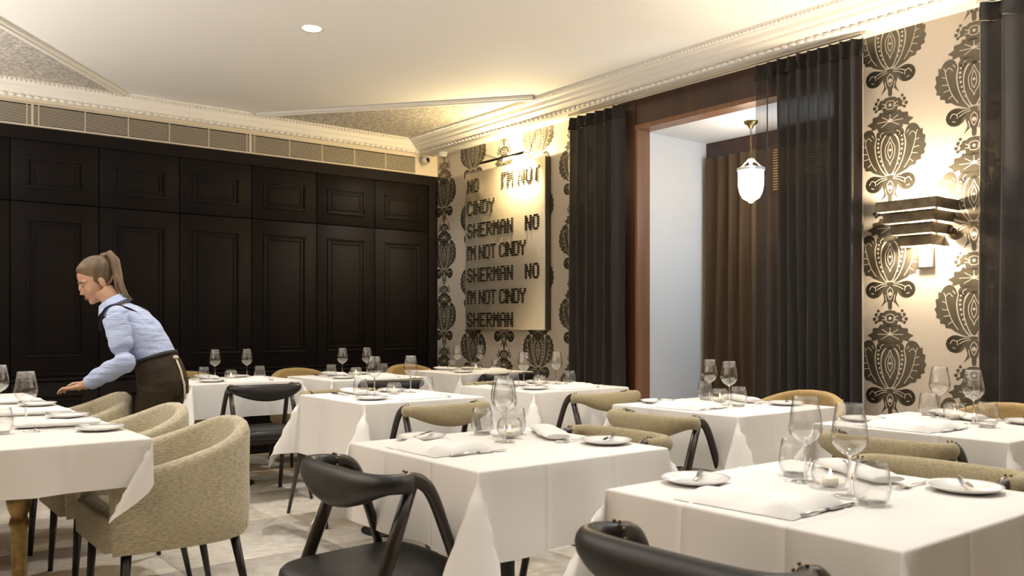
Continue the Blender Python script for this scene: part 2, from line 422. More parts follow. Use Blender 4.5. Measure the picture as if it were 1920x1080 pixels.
# ------------------------------------------------------------------ curtains
def curtain_mesh(y0, y1, x, z0, z1, pitch, amp, seed, lean=0.0, rows=16, per=14):
    nf = max(1, round((y1-y0)/pitch)); n = nf*per; P = []
    for i in range(n+1):
        t = i/n; col = []
        for j in range(rows+1):
            s = j/rows; z = z0+(z1-z0)*s
            ph = 2*PI*nf*t + 1.3*noise.noise((t*7, seed*1.3, 0)) + 1.6*(1-s)*noise.noise((t*6+seed, s*1.5, seed))
            a = amp*(.75+.5*noise.noise((t*9+seed, s*.8, 3.1)))*(1+.25*(1-s))
            yy = y0+(y1-y0)*t + .03*(1-s)*noise.noise((t*5, s*2, seed+9)) + lean*(1-s)*(t)
            xx = x + a*math.sin(ph) + .25*a*math.sin(2*ph+1)
            col.append((xx, yy, z))
        P.append(col)
    return MB().grid(P)
def curtain(label, y0, y1, x, z0, z1, pitch, amp, seed, m, split=None, track=True, lean=0.0):
    t = thing('curtain', label, 'curtain', (x, (y0+y1)/2, z0))
    t.location = (0, 0, 0)
    curtain_mesh(y0, y1, x, z0, z1-.10, pitch, amp, seed, lean).build('drape', m, t)
    curtain_mesh(y0, y1, x, z1-.10, z1, pitch, amp, seed, 0, 3).build('heading', M_heading, t)
    return t
XC = XW-.135
curtain('charcoal curtain gathered beside the lettered metal panel', 4.745, 5.35, XC, .02, 2.845, .095, .036, 1.0, M_drape)
curtain('charcoal sheer curtain drawn half across the lantern doorway', 2.765, 3.36, XC, .02, 2.85, .075, .034, 5.0, M_drape, lean=-.02)
t2 = C.objects['curtain.001']
curtain_mesh(3.35, 3.525, XC, .02, 2.75, .10, .022, 8.0).build('sheer_edge', M_sheer, t2)
curtain_mesh(3.35, 3.525, XC, 2.75, 2.85, .10, .022, 8.0, 0, 3).build('heading', M_heading, t2)
curtain('charcoal curtain at the picture edge past the stepped wall light', 1.25, 2.107, XC, .02, 2.85, .13, .04, 11.0, M_drape)
tag(MB().box((XC-.012, 2.75, 2.866), (XC+.012, 5.37, 2.883)).build('curtain_track', M_vent), 'pale curtain track under the cornice above the lantern doorway', 'curtain track')
tag(MB().box((XC-.012, 1.2, 2.852), (XC+.012, 2.12, 2.874)).build('curtain_track', M_white), 'pale curtain track above the curtain at the picture edge', 'curtain track')
ca = thing('curtain', 'brown sheer curtain hanging at the back of the alcove behind the lantern', 'curtain')
curtain_mesh(3.05, 4.66, XA-.11, .02, ZD-.17, .115, .035, 21.0).build('drape', M_alcdrape, ca)
wb = thing('woven_blind', 'woven cane blind glowing behind the lantern chain', 'blind', (XA-.17, 3.85, 2.17))
mb = MB()
for k in range(16): mb.tube([(0, -.35, k*.02), (0, .12, k*.02)], .006, 6)
mb.build('weave', mat('cane', (.42, .28, .12), .7), wb); 
MB().box((-.012, -.36, .315), (.012, .13, .34)).build('head_rail', M_mahog, wb)

# ------------------------------------------------------------------ cabinets
seams = [.30, 1.081, 1.708, 2.342, 2.972, 3.601, 4.218, 4.837]
def panel(x0, x1, z0, z1):
    """a door leaf with a raised moulding frame and field, front at y=0 facing -y"""
    return MB().bbox((x0, 0, z0), (x1, .03, z1), .003, 1)
def moulding(x0, x1, z0, z1):
    mb = MB()
    for d, wd, h in ((0, .022, .010), (.045, .014, .006)):
        a, b, c, e = x0+d, x1-d, z0+d, z1-d
        for p, q in (((a, -h, c), (b, .001, c+wd)), ((a, -h, e-wd), (b, .001, e)), ((a, -h, c+wd), (a+wd, .001, e-wd)), ((b-wd, -h, c+wd), (b, .001, e-wd))):
            mb.bbox(p, q, .003, 1)
    return mb
names = ['past the picture edge', 'behind the waitress', 'second', 'third', 'fourth', 'fifth', 'sixth']
LAB = ['dark cabinet beside the first full doors, cut by the picture edge', 'tall dark panelled cabinet directly behind the waitress\'s face',
       'tall dark panelled cabinet directly behind the waitress\'s back', 'tall dark panelled cabinet behind the back table beside the waitress',
       'tall dark panelled cabinet fourth from the corner, behind the black chair', 'tall dark panelled cabinet second from the wallpapered corner, above the middle back table',
       'tall dark panelled cabinet nearest the wallpapered corner, lit by the picture light']
LAB[4] = 'tall dark panelled cabinet third from the wallpapered corner'
for i in range(7):
    x0, x1 = seams[i]+.003, seams[i+1]-.003; wd = x1-x0
    t = thing('tall_cabinet', LAB[i], 'cabinet', (x0, YB, 0), 0, 'wall of dark cabinets')
    MB().box((.0, .034, .0), (wd, .42, 2.575)).build('carcass', M_cab, t)
    for z0, z1, a, b in ((2.097, 2.569, .1, .125), (.735, 2.091, .12, .155)):
        d = panel(0, wd, z0, z1).build('door', M_cab, t)
        moulding(.105, wd-.105, z0+a if z0 > 2 else z0+b, z1-b if z0 > 2 else z1-a).build('moulding', M_cab, d)
    d = panel(0, wd, .10, .70).build('door', M_cab, t); moulding(.105, wd-.105, .2, .6).build('moulding', M_cab, d)
    mb = MB(); mb.bbox((0, -.012, .703), (wd, .03, .732), .004, 1); mb.bbox((0, -.006, .752), (wd, 0, .765), .002, 1); mb.build('rail', M_cab, t)
struct(MB().box((X0, YB-.004, 2.572), (XW, YB+.4, 2.671)).build('trim_6', M_cab))
struct(MB().box((4.840, YB-.004, 0), (XW, YB+.4, 2.571)).build('trim_7', M_cab))
struct(MB().box((X0, YB-.002, 0), (XW, YB+.4, .098)).build('baseboard_back', M_cab))

# ventilation grille over the cabinets
GX0, GX1, GZ0, GZ1 = .35, 4.677, 2.682, 2.845
gv = thing('ventilation_grille', 'long slatted ventilation grille over the dark cabinets', 'vent', (0, YB, 0))
MB().box((GX0, -.004, GZ0), (GX1, -.001, GZ1)).build('backing', M_dark, gv)
mb = MB(); mb.box((GX0, -.016, GZ0-.008), (GX1, -.001, GZ0+.004)); mb.box((GX0, -.016, GZ1-.003), (GX1, -.001, GZ1+.003)); mb.box((GX1-.006, -.016, GZ0), (GX1, -.001, GZ1)); mb.build('frame', M_vent, gv)
sl = None
for k in range(13):
    z = GZ0+.012+k*(GZ1-GZ0-.02)/13
    if sl is None: sl = MB().box((GX0, -.0145, 0), (GX1, -.009, .0040)).build('slat', M_vent, gv); sl.location.z = z
    else: o = sl.copy(); C.objects.link(o); o.location.z = z
dv = None
for x, wd in [(1.192, .006), (1.229, .014), (1.273, .006), (1.602, .006), (1.927, .006), (2.254, .006), (2.586, .006), (2.923, .006), (2.955, .02), (2.992, .006), (3.325, .006), (3.65, .006), (3.99, .006), (4.33, .006)]:
    MB().box((x-wd/2, -.0155, GZ0), (x+wd/2, -.005, GZ1)).build('divider', M_vent, gv)

# ------------------------------------------------------------------ ceiling lamps and small wall devices
def downlight(x, y, label, r):
    t = thing('recessed_downlight', label, 'ceiling light', (x, y, CEIL))
    MB().lathe([(r, .0), (r*1.35, -.004), (r*1.35, .002), (r, .004)], 28, close=True).build('trim_ring', M_white, t)
    MB().lathe([(0, -.003), (r, -.003)], 28).build('lens', M_lamp_on, t)
downlight(2.40, 5.11, 'bright round recessed downlight in the middle of the plain ceiling', .055)
downlight(4.11, 7.09, 'small round downlight set in the ornamental ceiling triangle', .05)
t = thing('security_camera', 'small white security camera at the end of the grille', 'camera', (4.765, YB, 2.812))
MB().tube([(0, -.001, .045), (0, -.03, .045), (0, -.04, .02)], .012, 10).build('bracket', M_white, t)
MB().lathe([(0, .0), (.034, 0), (.038, .006), (.038, .06), (.03, .068), (0, .068)], 20, M=Matrix.Translation((0, -.035, 0)) @ Matrix.Rotation(PI/2, 4, 'X')).build('housing', M_white, t)
MB().lathe([(0, .004), (.014, .004), (.02, 0)], 16, M=Matrix.Translation((0, -.104, 0)) @ Matrix.Rotation(PI/2, 4, 'X')).build('lens', M_black, t)
t = thing('smoke_detector', 'round white smoke detector under the cornice in the corner', 'detector', (4.868, 7.34, 2.884))
MB().lathe([(0, 0), (.052, 0), (.052, -.012), (.045, -.016), (.043, -.038), (.036, -.044), (0, -.044)], 24).build('body', M_white, t)

# stepped bronze wall light: four open three-sided bands, each smaller than the one above
t = thing('stepped_sconce', 'stepped bronze wall light glowing on the damask wallpaper', 'wall light', (XW, 2.45, 1.60))
for k in range(4):
    dx = .262-.034*k; hy = .172-.026*k; z1 = .242-.064*k; z0 = z1-.058; th = .005
    mb = MB()
    mb.box((-dx, -hy, z0), (-dx+th, hy, z1)); mb.box((-dx+th, -hy, z0), (0, -hy+th, z1)); mb.box((-dx+th, hy-th, z0), (0, hy, z1))
    if k: 
        mb.box((-dx-.02, -hy-.012, z1-.002), (-dx+th, hy+.012, z1)); 
    mb.build('band', M_bronze, t)
MB().box((-.02, -.05, .02), (-.0005, .05, .22)).build('back_plate', M_bronze, t)
MB().ball((-.09, 0, .13), (.022, .05, .022)).build('bulb', M_lamp_on, t)
lamp('POINT', 'sconce_lamp', (XW-.10, 2.45, 1.79), 75, (1, .80, .55), shadow_soft_size=.03)
lamp('POINT', 'sconce_lamp_low', (XW-.08, 2.45, 1.62), 34, (1, .80, .55), shadow_soft_size=.03)
t = thing('thermostat', 'small white thermostat on the wallpaper under the stepped light', 'thermostat', (XW, 2.453, 1.475))
MB().bbox((-.026, -.04, 0), (-.0005, .04, .118), .004, 2).build('housing', M_white, t)
MB().box((-.0275, -.022, .078), (-.0255, .022, .106)).build('display', M_lcd, t)

# lantern
t = thing('bell_lantern', 'lit white bell lantern on a brass chain in the alcove', 'pendant light', (5.36, 3.972, 2.03))
MB().lathe([(0, .62), (.052, .62), (.05, .605), (.022, .585), (.012, .565), (0, .56)], 20).build('canopy', M_brass, t)
mb = MB()
for k in range(11):
    z = .355+k*.0195; n = 10
    R = Matrix.Rotation(PI/2*(k % 2), 4, 'Z')
    mb.tube([(.007*math.cos(2*PI*q/n), 0, z+.0125*math.sin(2*PI*q/n)) for q in range(n+1)], .0022, 5, up=(0, 1, 0), M=R, cap=False)
mb.build('chain', M_brass, t)
mb = MB(); mb.lathe([(0, .345), (.02, .345), (.03, .335), (.03, .322), (0, .318)], 16)
for k in range(4):
    a = k*PI/2+.5; mb.tube([(.02*math.cos(a), .02*math.sin(a), .335), (.085*math.cos(a), .085*math.sin(a), .27)], .005, 6)
mb.build('crown', M_white, t)
MB().lathe([(.096, .252), (.102, .256), (.102, .272), (.094, .276), (.09, .268)], 28, close=True).build('rim', M_white, t)
MB().lathe([(.092, .252), (.094, .20), (.092, .14), (.082, .09), (.062, .052), (.035, .035), (.02, .03), (.018, .02), (0, .014)], 28).build('glass_bell', M_lantern, t)
lamp('POINT', 'lantern_bulb', (5.36-.02, 3.972, 2.34), 5, (1, .86, .66), shadow_soft_size=.03)
lamp('POINT', 'lantern_glow', (5.36, 3.90, 1.98), 5, (1, .82, .58), shadow_soft_size=.08)

# ------------------------------------------------------------------ lettered metal panel and its picture light
M_panel = mat('brushed_brass_sheet', (.80, .73, .60), .42, .75, .5, bump=(220, .04, (1, .04, 1)))
M_edge = mat('panel_edge', (.10, .085, .06), .4, .6)
M_letter = mat('dark_letter', (.10, .09, .075), .22, .85)
M_studs = mat('letter_stud', (.55, .50, .40), .3, .8)
PX = XW-.067
pn = thing('lettered_panel', 'brushed metal wall panel with rows of dark block capitals', 'wall art', (PX, 6.36, 1.10))
PWH, PH = .60, 1.51
MB().bbox((0, -PWH, 0), (.06, PWH, PH), .002, 1).build('sheet', M_panel, pn)
MB().box((.004, -PWH-.004, .002), (.065, -PWH-.0005, PH-.002)).build('side', M_edge, pn)
F5 = {'N':'10001 11001 11001 10101 10011 10011 10001','O':'01110 10001 10001 10001 10001 10001 01110','I':'1 1 1 1 1 1 1',"'":'1 1 0 0 0 0 0',
      'M':'10001 11011 10101 10101 10001 10001 10001','T':'11111 00100 00100 00100 00100 00100 00100','C':'01110 10001 10000 10000 10000 10001 01110',
      'D':'11110 10001 10001 10001 10001 10001 11110','Y':'10001 10001 01010 00100 00100 00100 00100','S':'01110 10001 10000 01110 00001 10001 01110',
      'H':'10001 10001 10001 11111 10001 10001 10001','E':'11111 10000 10000 11110 10000 10000 11111','R':'11110 10001 10001 11110 10100 10010 10001','A':'01110 10001 10001 11111 10001 10001 10001'}
cw, ch = .0165, .0195
def letter(chh, y, z):
    """y: left edge seen from the room (decreasing y goes right); z: bottom"""
    rows = F5[chh].split(); n = len(rows[0]); a = MB(); s_ = MB()
    for r, row in enumerate(rows):
        for c, v in enumerate(row):
            if v == '1':
                yy = y-c*cw; zz = z+(6-r)*ch
                a.box((-.010, yy-cw-.003, zz+.004), (-.0005, yy+.003, zz+ch-.001))
                s_.box((-.0115, yy-cw+.0015, zz-.0012), (-.0005, yy-.001, zz+.0025))
    o = a.build('letter', M_letter, pn); s_.build('bar', M_studs, o)
    return n*cw
ROWS = [("NO", 0, "I'M NOT"), ("CINDY",), ("SHERMAN", 0, "NO"), ("I'M NOT CINDY",), ("SHERMAN", 0, "NO"), ("I'M NOT CINDY",), ("SHERMAN",)]
def width(s, sp): return sum((len(F5[c].split()[0])*cw+sp) if c != ' ' else .045 for c in s)
for i, row in enumerate(ROWS):
    z = PH-.20-i*.2145
    segs = [(row[0], PWH-.045)]
    if len(row) == 3: segs.append((row[2], -PWH+.055+width(row[2], .022)))
    for s, y in segs:
        sp = .022 if len(s) < 10 else .0095
        for c in s:
            if c == ' ': y -= .045; continue
            y -= letter(c, y, z)+sp
pl = thing('picture_light', 'slim picture light with a glaring bulb above the lettered panel', 'picture light', (XW, 6.25, 2.635))
MB().tube([(-.16, -.30, .02), (-.16, .34, .02)], .011, 12).build('light_bar', mat('dark_bronze', (.03, .025, .018), .35, .8), pl)
for yy in (.2, -.2): MB().tube([(-.0005, yy, .05), (-.08, yy, .055), (-.16, yy, .025)], .006, 8).build('arm', M_bronze, pl)
MB().tube([(-.155, -.20, .005), (-.155, -.02, .005)], .010, 10).build('bulb', M_lamp_on, pl)
lamp('POINT', 'picture_lamp', (XW-.15, 6.10, 2.585), 80, (1, .76, .38), shadow_soft_size=.02)

# ------------------------------------------------------------------ tables
def cloth_mesh(hx, hy, L, r0=.006, seed=0, Ly=None, crease=True, fold=False):
    Ly = Ly or L
    def axis(h, l):
        d = [h+r0*1.57*k/3 for k in range(4)] + [h+r0*1.57+(l-r0*1.57)*k/7 for k in range(1, 8)]
        mid = [-h+2*h*k/14 for k in range(1, 14)]
        for cx in ((-h*.36, h*.36) if crease else ()): mid += [cx-.006, cx-.0015, cx+.0015, cx+.006]
        return sorted(set([-a for a in d]+mid+d))
    us, vs = axis(hx, L), axis(hy, Ly)
    def arc(e):
        if e < r0*PI/2: a = e/r0; return r0*math.sin(a), r0*(1-math.cos(a))
        return r0, r0+e-r0*PI/2
    LOOP = [Vector((0, 0)), Vector((.36, .31)), Vector((.42, -.31)), Vector((0, 0))]
    if fold: LOOP = [Vector(((u+v)*.7071, (u-v)*.7071)) for u, v in ((0, 0), (-.10, .10), (-.60, .22), (-.60, .10), (0, 0))]
    ns = len(LOOP)-1; seg = [(LOOP[i+1]-LOOP[i]).length for i in range(ns)]; tot = sum(seg)
    P = []
    for u in us:
        row = []
        for v in vs:
            du, dv = max(0, abs(u)-hx), max(0, abs(v)-hy); su, sv = (1 if u > 0 else -1), (1 if v > 0 else -1)
            cr = 0
            if crease:
                for c in (-.36, .36):
                    if abs(u-c*hx) < .003 or abs(v-c*hy) < .003: cr = .0022
            if du == 0 and dv == 0: p = Vector((u, v, cr))
            elif dv == 0 or du == 0:
                e = du or dv; o, d = arc(e)
                q = v if dv == 0 else u; hq = hy if dv == 0 else hx
                wv = (1-(q/hq)**2)*(.020*math.sin(q*9+seed*1.7+su)+.012*math.sin(q*21+seed)) + (.004 if fold else .018)
                o += (d/L)**1.3*wv*.9 + cr
                p = Vector((su*(hx+o), v, -d)) if dv == 0 else Vector((u, sv*(hy+o), -d))
            else:
                r = math.hypot(du, dv); th = math.atan2(dv, du); o, d = arc(r*(1+(.38*math.sin(2*th) if fold else 0)))
                s = th/(PI/2)*tot; k = 0
                while k < ns-1 and s > seg[k]: s -= seg[k]; k += 1
                q = LOOP[k].lerp(LOOP[k+1], min(1, s/seg[k]))
                fl = .0036 if fold else .0162; flare = (d/L)**1.3*fl if d < L else fl*d/L
                ax, ay = math.cos(th), math.sin(th)
                dirv = Vector(((q.x+q.y)*.7071, (q.x-q.y)*.7071, -1)); dirv.normalize()
                p = Vector((hx+ax*(o+flare)+dirv.x*d, hy+ay*(o+flare)+dirv.y*d, dirv.z*d))
                p.x *= su; p.y *= sv
            row.append(tuple(p))
        P.append(row)
    return MB().grid(P)
TZ = .75
def table(desc, cx, cy, hx, hy, L, seed, brass=False, columns=((0, 0),), name_desc=None, Ly=None):
    t = thing('dining_table', f'{name_desc or "dining table"} under the white cloth of {desc}', 'table', (cx, cy, 0))
    MB().bbox((-hx+.006, -hy+.006, .705), (hx-.006, hy-.006, TZ-.005), .006, 2).build('table_top', M_wood, t)
    for x, y in columns:
        if brass:
            MB().lathe([(0, .03), (.03, .03), (.03, .06), (.026, .1), (.024, .40), (.028, .43), (.034, .445), (.03, .46), (.026, .475), (.036, .50), (.042, .53), (.036, .56), (.028, .58), (.04, .60), (.07, .70), (0, .704)], 24).build('column', M_brass, t, (x, y, 0))
        else:
            MB().lathe([(0, .03), (.034, .03), (.03, .06), (.03, .62), (.05, .70), (0, .704)], 20).build('column', M_blackleg, t, (x, y, 0))
        MB().lathe([(0, 0), (.165, 0), (.165, .012), (.14, .022), (.05, .036), (0, .038)], 28).build('base', M_blackleg, t, (x, y, 0))
    c = cloth_mesh(hx, hy, L, seed=seed, Ly=Ly, fold=brass).build('tablecloth', M_cloth, None, (cx, cy, TZ+.001))
    tag(c, f'white tablecloth draped over {desc}', 'tablecloth')
# key: desc, centre, half sizes, drop
TB = {
 'T1': ('the middle front table', 1.758, 2.275, .372, .365, .255),
 'T2': ('the table nearest the camera', 1.862, 1.150, .372, .367, .26),
 'T3': ('the table behind the middle front one', 2.470, 4.245, .365, .375, .33),
 'T4': ('the table beside the gathered curtain', 3.615, 4.275, .385, .365, .25),
 'T5': ('the back table beside the waitress', 2.265, 6.17, .385, .36, .235),
 'T6': ('the middle back table', 3.17, 5.96, .39, .37, .235),
 'T7': ('the corner table', 4.32, 6.07, .37, .37, .235),
 'T8': ('the lantern doorway table', 3.455, 2.73, .37, .375, .25),
 'T9': ('the stepped light table', 3.505, 1.645, .37, .365, .25),
}
for i, (k, (d, cx, cy, hx, hy, L)) in enumerate(TB.items()):
    table(d, cx, cy, hx, hy, L, i*1.3)
LT = 'the long table'
table(LT, .467, 4.46, .42, 1.28, .165, 7.7, True, ((.06, -.97), (.06, .9)), 'brass-columned dining table', .165)

# ------------------------------------------------------------------ chairs
def a_chair(label, bar_m, name):
    t = thing('dining_chair', label, 'chair', group='low-backed dining chairs')
    # seat: soft rounded trapezoid
    P = []; n = 40
    def outline(k, sc_):
        a = 2*PI*k/n; c, s = math.cos(a), math.sin(a)
        e = .45; x = math.copysign(abs(c)**e, c)*.212; y = math.copysign(abs(s)**e, s)*.235+.02
        x *= 1+.12*(y/.25)
        return x*sc_, (y-.02)*sc_+.02
    for k in range(n):
        row = []
        for s_, z in ((0, .402), (.93, .402), (.985, .41), (1, .43), (.985, .448), (.94, .460), (.8, .466), (.5, .463), (0, .458)):
            x, y = outline(k, s_); row.append((x, y, z))
        P.append(row)
    MB().grid(P, True, True).build('seat', M_leather, t)
    mb = MB()
    mb.box((-.2, -.18, .375), (.2, -.155, .403)); mb.box((-.215, .2, .375), (.215, .225, .403)); mb.box((-.215, -.17, .375), (-.19, .21, .403)); mb.box((.19, -.17, .375), (.215, .21, .403))
    mb.build('seat_frame', M_wood, t)
    # back bar
    half = catmull([(.208, .022, 0), (.226, -.008, 0), (.228, -.042, 0), (.200, -.078, 0), (.12, -.096, 0), (0, -.102, 0)], 4)
    plan = [(p.x, p.y) for p in half] + [(-p.x, p.y) for p in half[-2::-1]]
    pts = []; rad = []; m = len(plan)-1
    for i, (x, y) in enumerate(plan):
        q = math.sin(PI*i/m); hz = .027+.030*max(0, 1-(abs(x)/.226)**2)
        pts.append((x, y, .757-.006*(1-q)-hz)); rad.append((.020+.008*q, hz))
    MB().tube(pts, rad, 14).build('backrest', bar_m, t)
    for sx in (-1, 1):
        fl = catmull([(.208*sx, .012, .727), (.209*sx, .045, .727), (.212*sx, .085, .695), (.217*sx, .125, .60), (.224*sx, .18, .42), (.236*sx, .27, .0)], 5)
        MB().tube(fl, [(.016, .024)]*3+[(.015, .022-.010*k/(len(fl)-4)) for k in range(len(fl)-3)], 10, up=(0, 1, .3)).build('leg', M_wood, t)
        rl = [(.208*sx, .03, .715), (.212*sx, -.03, .56), (.217*sx, -.085, .42), (.232*sx, -.25, 0)]
        MB().tube(rl, [(.014, .019), (.015, .021), (.015, .021), (.010, .012)], 10, up=(0, 1, .3)).build('leg', M_wood, t)
        mb = MB()
        for k in range(9):
            a = -PI*.5+PI*2*k/9
            mb.ball((.208*sx+.021*math.cos(a), .010, .727+.029*math.sin(a)), .0042, 6)
        o = mb.build('nail_trim', M_brass, t); o['kind'] = 'stuff'
    return t
BLK = a_chair('x', M_leather, 'black'); CRM = a_chair('y', M_cream, 'cream')
used = set()
def put_chair(src, x, y, ang, label):
    """ang: direction the sitter faces (degrees from +x)"""
    if src.name not in used:
        used.add(src.name); o = src; o['label'] = label; o.location = (x, y, 0); o.rotation_euler.z = math.radians(ang-90)
    else: o = dup(src, (x, y, 0), math.radians(ang-90), label)
    return o
put_chair(BLK, 1.207, 2.225, 0, 'black leather dining chair in front of the middle front table, seat in view')
put_chair(BLK, 1.245, 1.04, 2, 'black leather chair back at the bottom edge against the nearest table')
put_chair(BLK, 2.27, 5.58, 90, 'black leather dining chair at the back table beside the waitress')
put_chair(BLK, 3.2, 5.50, 90, 'black leather dining chair pushed under the middle back table')
put_chair(BLK, 4.34, 5.60, 90, 'black leather dining chair pushed under the corner table')
put_chair(CRM, 2.27, 2.31, 180, 'cream wool dining chair on the far side of the middle front table')
put_chair(CRM, 2.44, 1.20, 180, 'cream wool dining chair on the far side of the table nearest the camera')
put_chair(CRM, 2.93, 2.68, 0, 'cream wool chair with splayed dark legs before the lantern doorway table')
put_chair(CRM, 2.97, 1.61, 0, 'cream wool chair with its back to the nearest table, under the stepped light')
put_chair(CRM, 2.44, 3.67, 90, 'cream wool chair pushed up to the table behind the middle front one')
put_chair(CRM, 3.58, 3.70, 90, 'cream wool chair pushed up to the table beside the gathered curtain')
put_chair(CRM, 2.43, 4.76, -90, 'cream wool chair beyond the table behind the middle front one')
put_chair(CRM, 3.60, 4.74, -90, 'cream wool chair beyond the table beside the gathered curtain')

def tub_chair(m, label):
    t = thing('tub_armchair', label, 'armchair', group='upholstered tub armchairs')
    # plan outline, facing +y: right arm front -> back -> left arm front
    st = []
    N = 14
    for k in range(6): st.append((.285+.012*k/5, .27-.27*k/6))
    for k in range(N+1):
        a = PI*k/N; st.append((.298*math.copysign(abs(math.cos(a))**.8, math.cos(a)), -.29*math.sin(a)**.8))
    for k in range(5, -1, -1): st.append((-(.285+.012*k/5), .27-.27*k/6))
    n = len(st); P = []
    for i, (x, y) in enumerate(st):
        a = Vector(st[max(i-1, 0)]); b = Vector(st[min(i+1, n-1)]); tg = (b-a).normalized(); nn = Vector((tg.y, -tg.x))   # inward or outward
        c = Vector((x, y))
        if nn.dot(c-Vector((0, .02))) > 0: nn = -nn         # inward
        tt = max(0, min(1, (.27-y)/.56)); h = .61+.165*tt**1.15-.03*tt*(x/.3)**2
        col = []
        for off, z, tp in ((.012, .335, 1), (0, .35, 1), (-.004, .45, 1), (0, .58, 1), (.0, h-.03, 1), (.006, h-.012, 1), (.02, h, 1), (.042, h, 1), (.056, h-.012, 1), (.06, h-.03, 1), (.064, .52, 1), (.066, .40, 1)):
            q = c+nn*off
            lean = (z-.45)*.06
            col.append((q.x*(1+lean), q.y*(1+lean), z))
        P.append(col)
    mb = MB().grid(P)
    for e in (0, -1): mb.add(P[e], [tuple(range(len(P[e])))])
    mb.build('shell', m, t)
    sp = smooth_poly([(.225, .285), (.225, 0), (.19, -.15), (0, -.228), (-.19, -.15), (-.225, 0), (-.225, .285)], 4)
    mb = MB(); k = len(sp); Pq = []
    for s_, z in ((1, .34), (1, .45), (.97, .468), (.85, .474), (.0, .478)):
        Pq.append([(x*s_, (y-.03)*s_+.03, z) for x, y in sp+[sp[0]]])
    mb.grid(Pq).build('seat_cushion', m, t)
    for sx in (-1, 1):
        MB().tube([(.245*sx, .215, .345), (.25*sx, .235, 0)], [.019, .011], 10).build('leg', M_blackleg, t)
        MB().tube([(.21*sx, -.185, .345), (.235*sx, -.25, 0)], [.019, .011], 10).build('leg', M_blackleg, t)
        x_, y_ = .205*sx, -.2335
        MB().tube([(x_*1.0*1.005, y_*1.005, .36), (x_*1.003, y_*1.003, .5), (x_*1.02, y_*1.02, .735)], .0022, 5).build('seam', M_linen, t)
    return t
TU = tub_chair(M_linen, 'x'); TA = tub_chair(M_tan, 'y')
def put_tub(src, x, y, ang, label): return put_chair(src, x, y, ang, label)
put_tub(TU, 1.045, 3.52, 180, 'oatmeal linen tub armchair nearest the camera at the long table')
put_tub(TU, 1.045, 4.27, 180, 'oatmeal linen tub armchair in the middle of three at the long table')
put_tub(TU, 1.02, 5.13, 180, 'oatmeal linen tub armchair under the waitress\'s reaching arms')
put_tub(TA, 2.24, 6.86, -90, 'tan tub armchair partly hidden behind the waitress\'s back')
put_tub(TA, 3.17, 6.82, -90, 'tan tub armchair behind the middle back table against the cabinets')
put_tub(TA, 4.29, 6.85, -90, 'tan tub armchair behind the corner table against the cabinets')
put_tub(TA, 4.16, 2.86, 180, 'tan tub armchair behind the lantern doorway table')
put_tub(TA, 4.20, 1.80, 180, 'tan tub armchair behind the table under the stepped light')

# ------------------------------------------------------------------ tableware prototypes
def wine_glass():
    t = thing('wine_glass', 'x', 'wine glass', group='stemmed wine glasses')
    MB().lathe([(.0042, .094), (.012, .098), (.027, .108), (.0385, .123), (.042, .137), (.0405, .152), (.0362, .178), (.0305, .215), (.0298, .2155), (.0355, .178), (.0398, .152), (.0412, .137), (.0378, .124), (.0265, .1095), (.012, .100), (0, .0985)], 28).build('bowl', M_glass, t)
    MB().lathe([(0, .0985), (.0055, .0985), (.0045, .088), (.0036, .07), (.0036, .02), (.0050, .008), (.009, .0045), (0, .004)], 14).build('stem', M_glass2, t)
    MB().lathe([(0, 0), (.034, 0), (.0352, .001), (.034, .002), (.012, .004), (0, .0045)], 28).build('foot', M_glass, t)
    return t
def tumbler():
    t = thing('water_tumbler', 'x', 'tumbler', group='stemless water tumblers')
    MB().lathe([(.027, .004), (.036, .014), (.0405, .032), (.040, .048), (.0365, .075), (.0325, .096), (.0317, .0962), (.0357, .075), (.0390, .048), (.0395, .033), (.0352, .017), (.026, .010), (0, .009)], 28).build('bowl', M_glass, t)
    MB().lathe([(0, 0), (.026, 0), (.0285, .004), (.029, .008), (.02, .0088), (0, .0085)], 24).build('thick_base', M_glass2, t)
    return t
def votive():
    t = thing('votive_candle', 'x', 'candle holder', group='round glass candle holders')
    MB().lathe([(0, .0), (.022, 0), (.036, .010), (.045, .030), (.0455, .042), (.041, .058), (.033, .070), (.032, .070), (.0398, .057), (.0438, .042), (.0435, .031), (.035, .013), (.02, .006), (0, .005)], 28).build('glass_globe', M_glass, t)
    MB().lathe([(0, .0065), (.019, .0065), (.019, .024), (.012, .026), (0, .0255)], 18).build('wax', M_wax, t)
    MB().lathe([(0, .027), (.003, .031), (.0035, .036), (.002, .043), (0, .048)], 10).build('flame', M_flame, t)
    return t
def plate():
    o = MB().lathe([(0, .004), (.045, .004), (.052, .006), (.078, .014), (.0855, .0165), (.086, .015), (.076, .009), (.05, .0), (0, 0)], 40).build('side_plate', M_china)
    return tag(o, 'x', 'plate', 'white side plates')
def knife():
    mb = MB()
    mb.tube([(0, -.105, .005), (0, -.02, .0055), (0, .0, .005)], [(.0065, .0042), (.0055, .004), (.0035, .003)], 10)
    prof = [(-.006, 0), (.008, .0), (.0085, .06), (.006, .09), (-.001, .108), (-.006, .10)]
    mb.prism(prof, .004, .0055)
    return tag(mb.build('table_knife', M_steel), 'x', 'knife', 'steel table knives')
def fork():
    mb = MB()
    mb.tube([(0, -.10, .004), (0, -.03, .005), (0, .03, .0075), (0, .045, .006)], [(.0062, .0022), (.004, .002), (.003, .002), (.009, .0016)], 8)
    mb.prism([(-.010, .043), (.010, .043), (.0115, .06), (-.0115, .06)], .005, .0065)
    for k in range(4): mb.tube([(-.0095+k*.0063, .058, .0055), (-.0095+k*.0063, .08, .007), (-.0095+k*.0063, .10, .0045)], [.0016, .0015, .0009], 6)
    return tag(mb.build('dinner_fork', M_steel), 'x', 'fork', 'steel dinner forks')
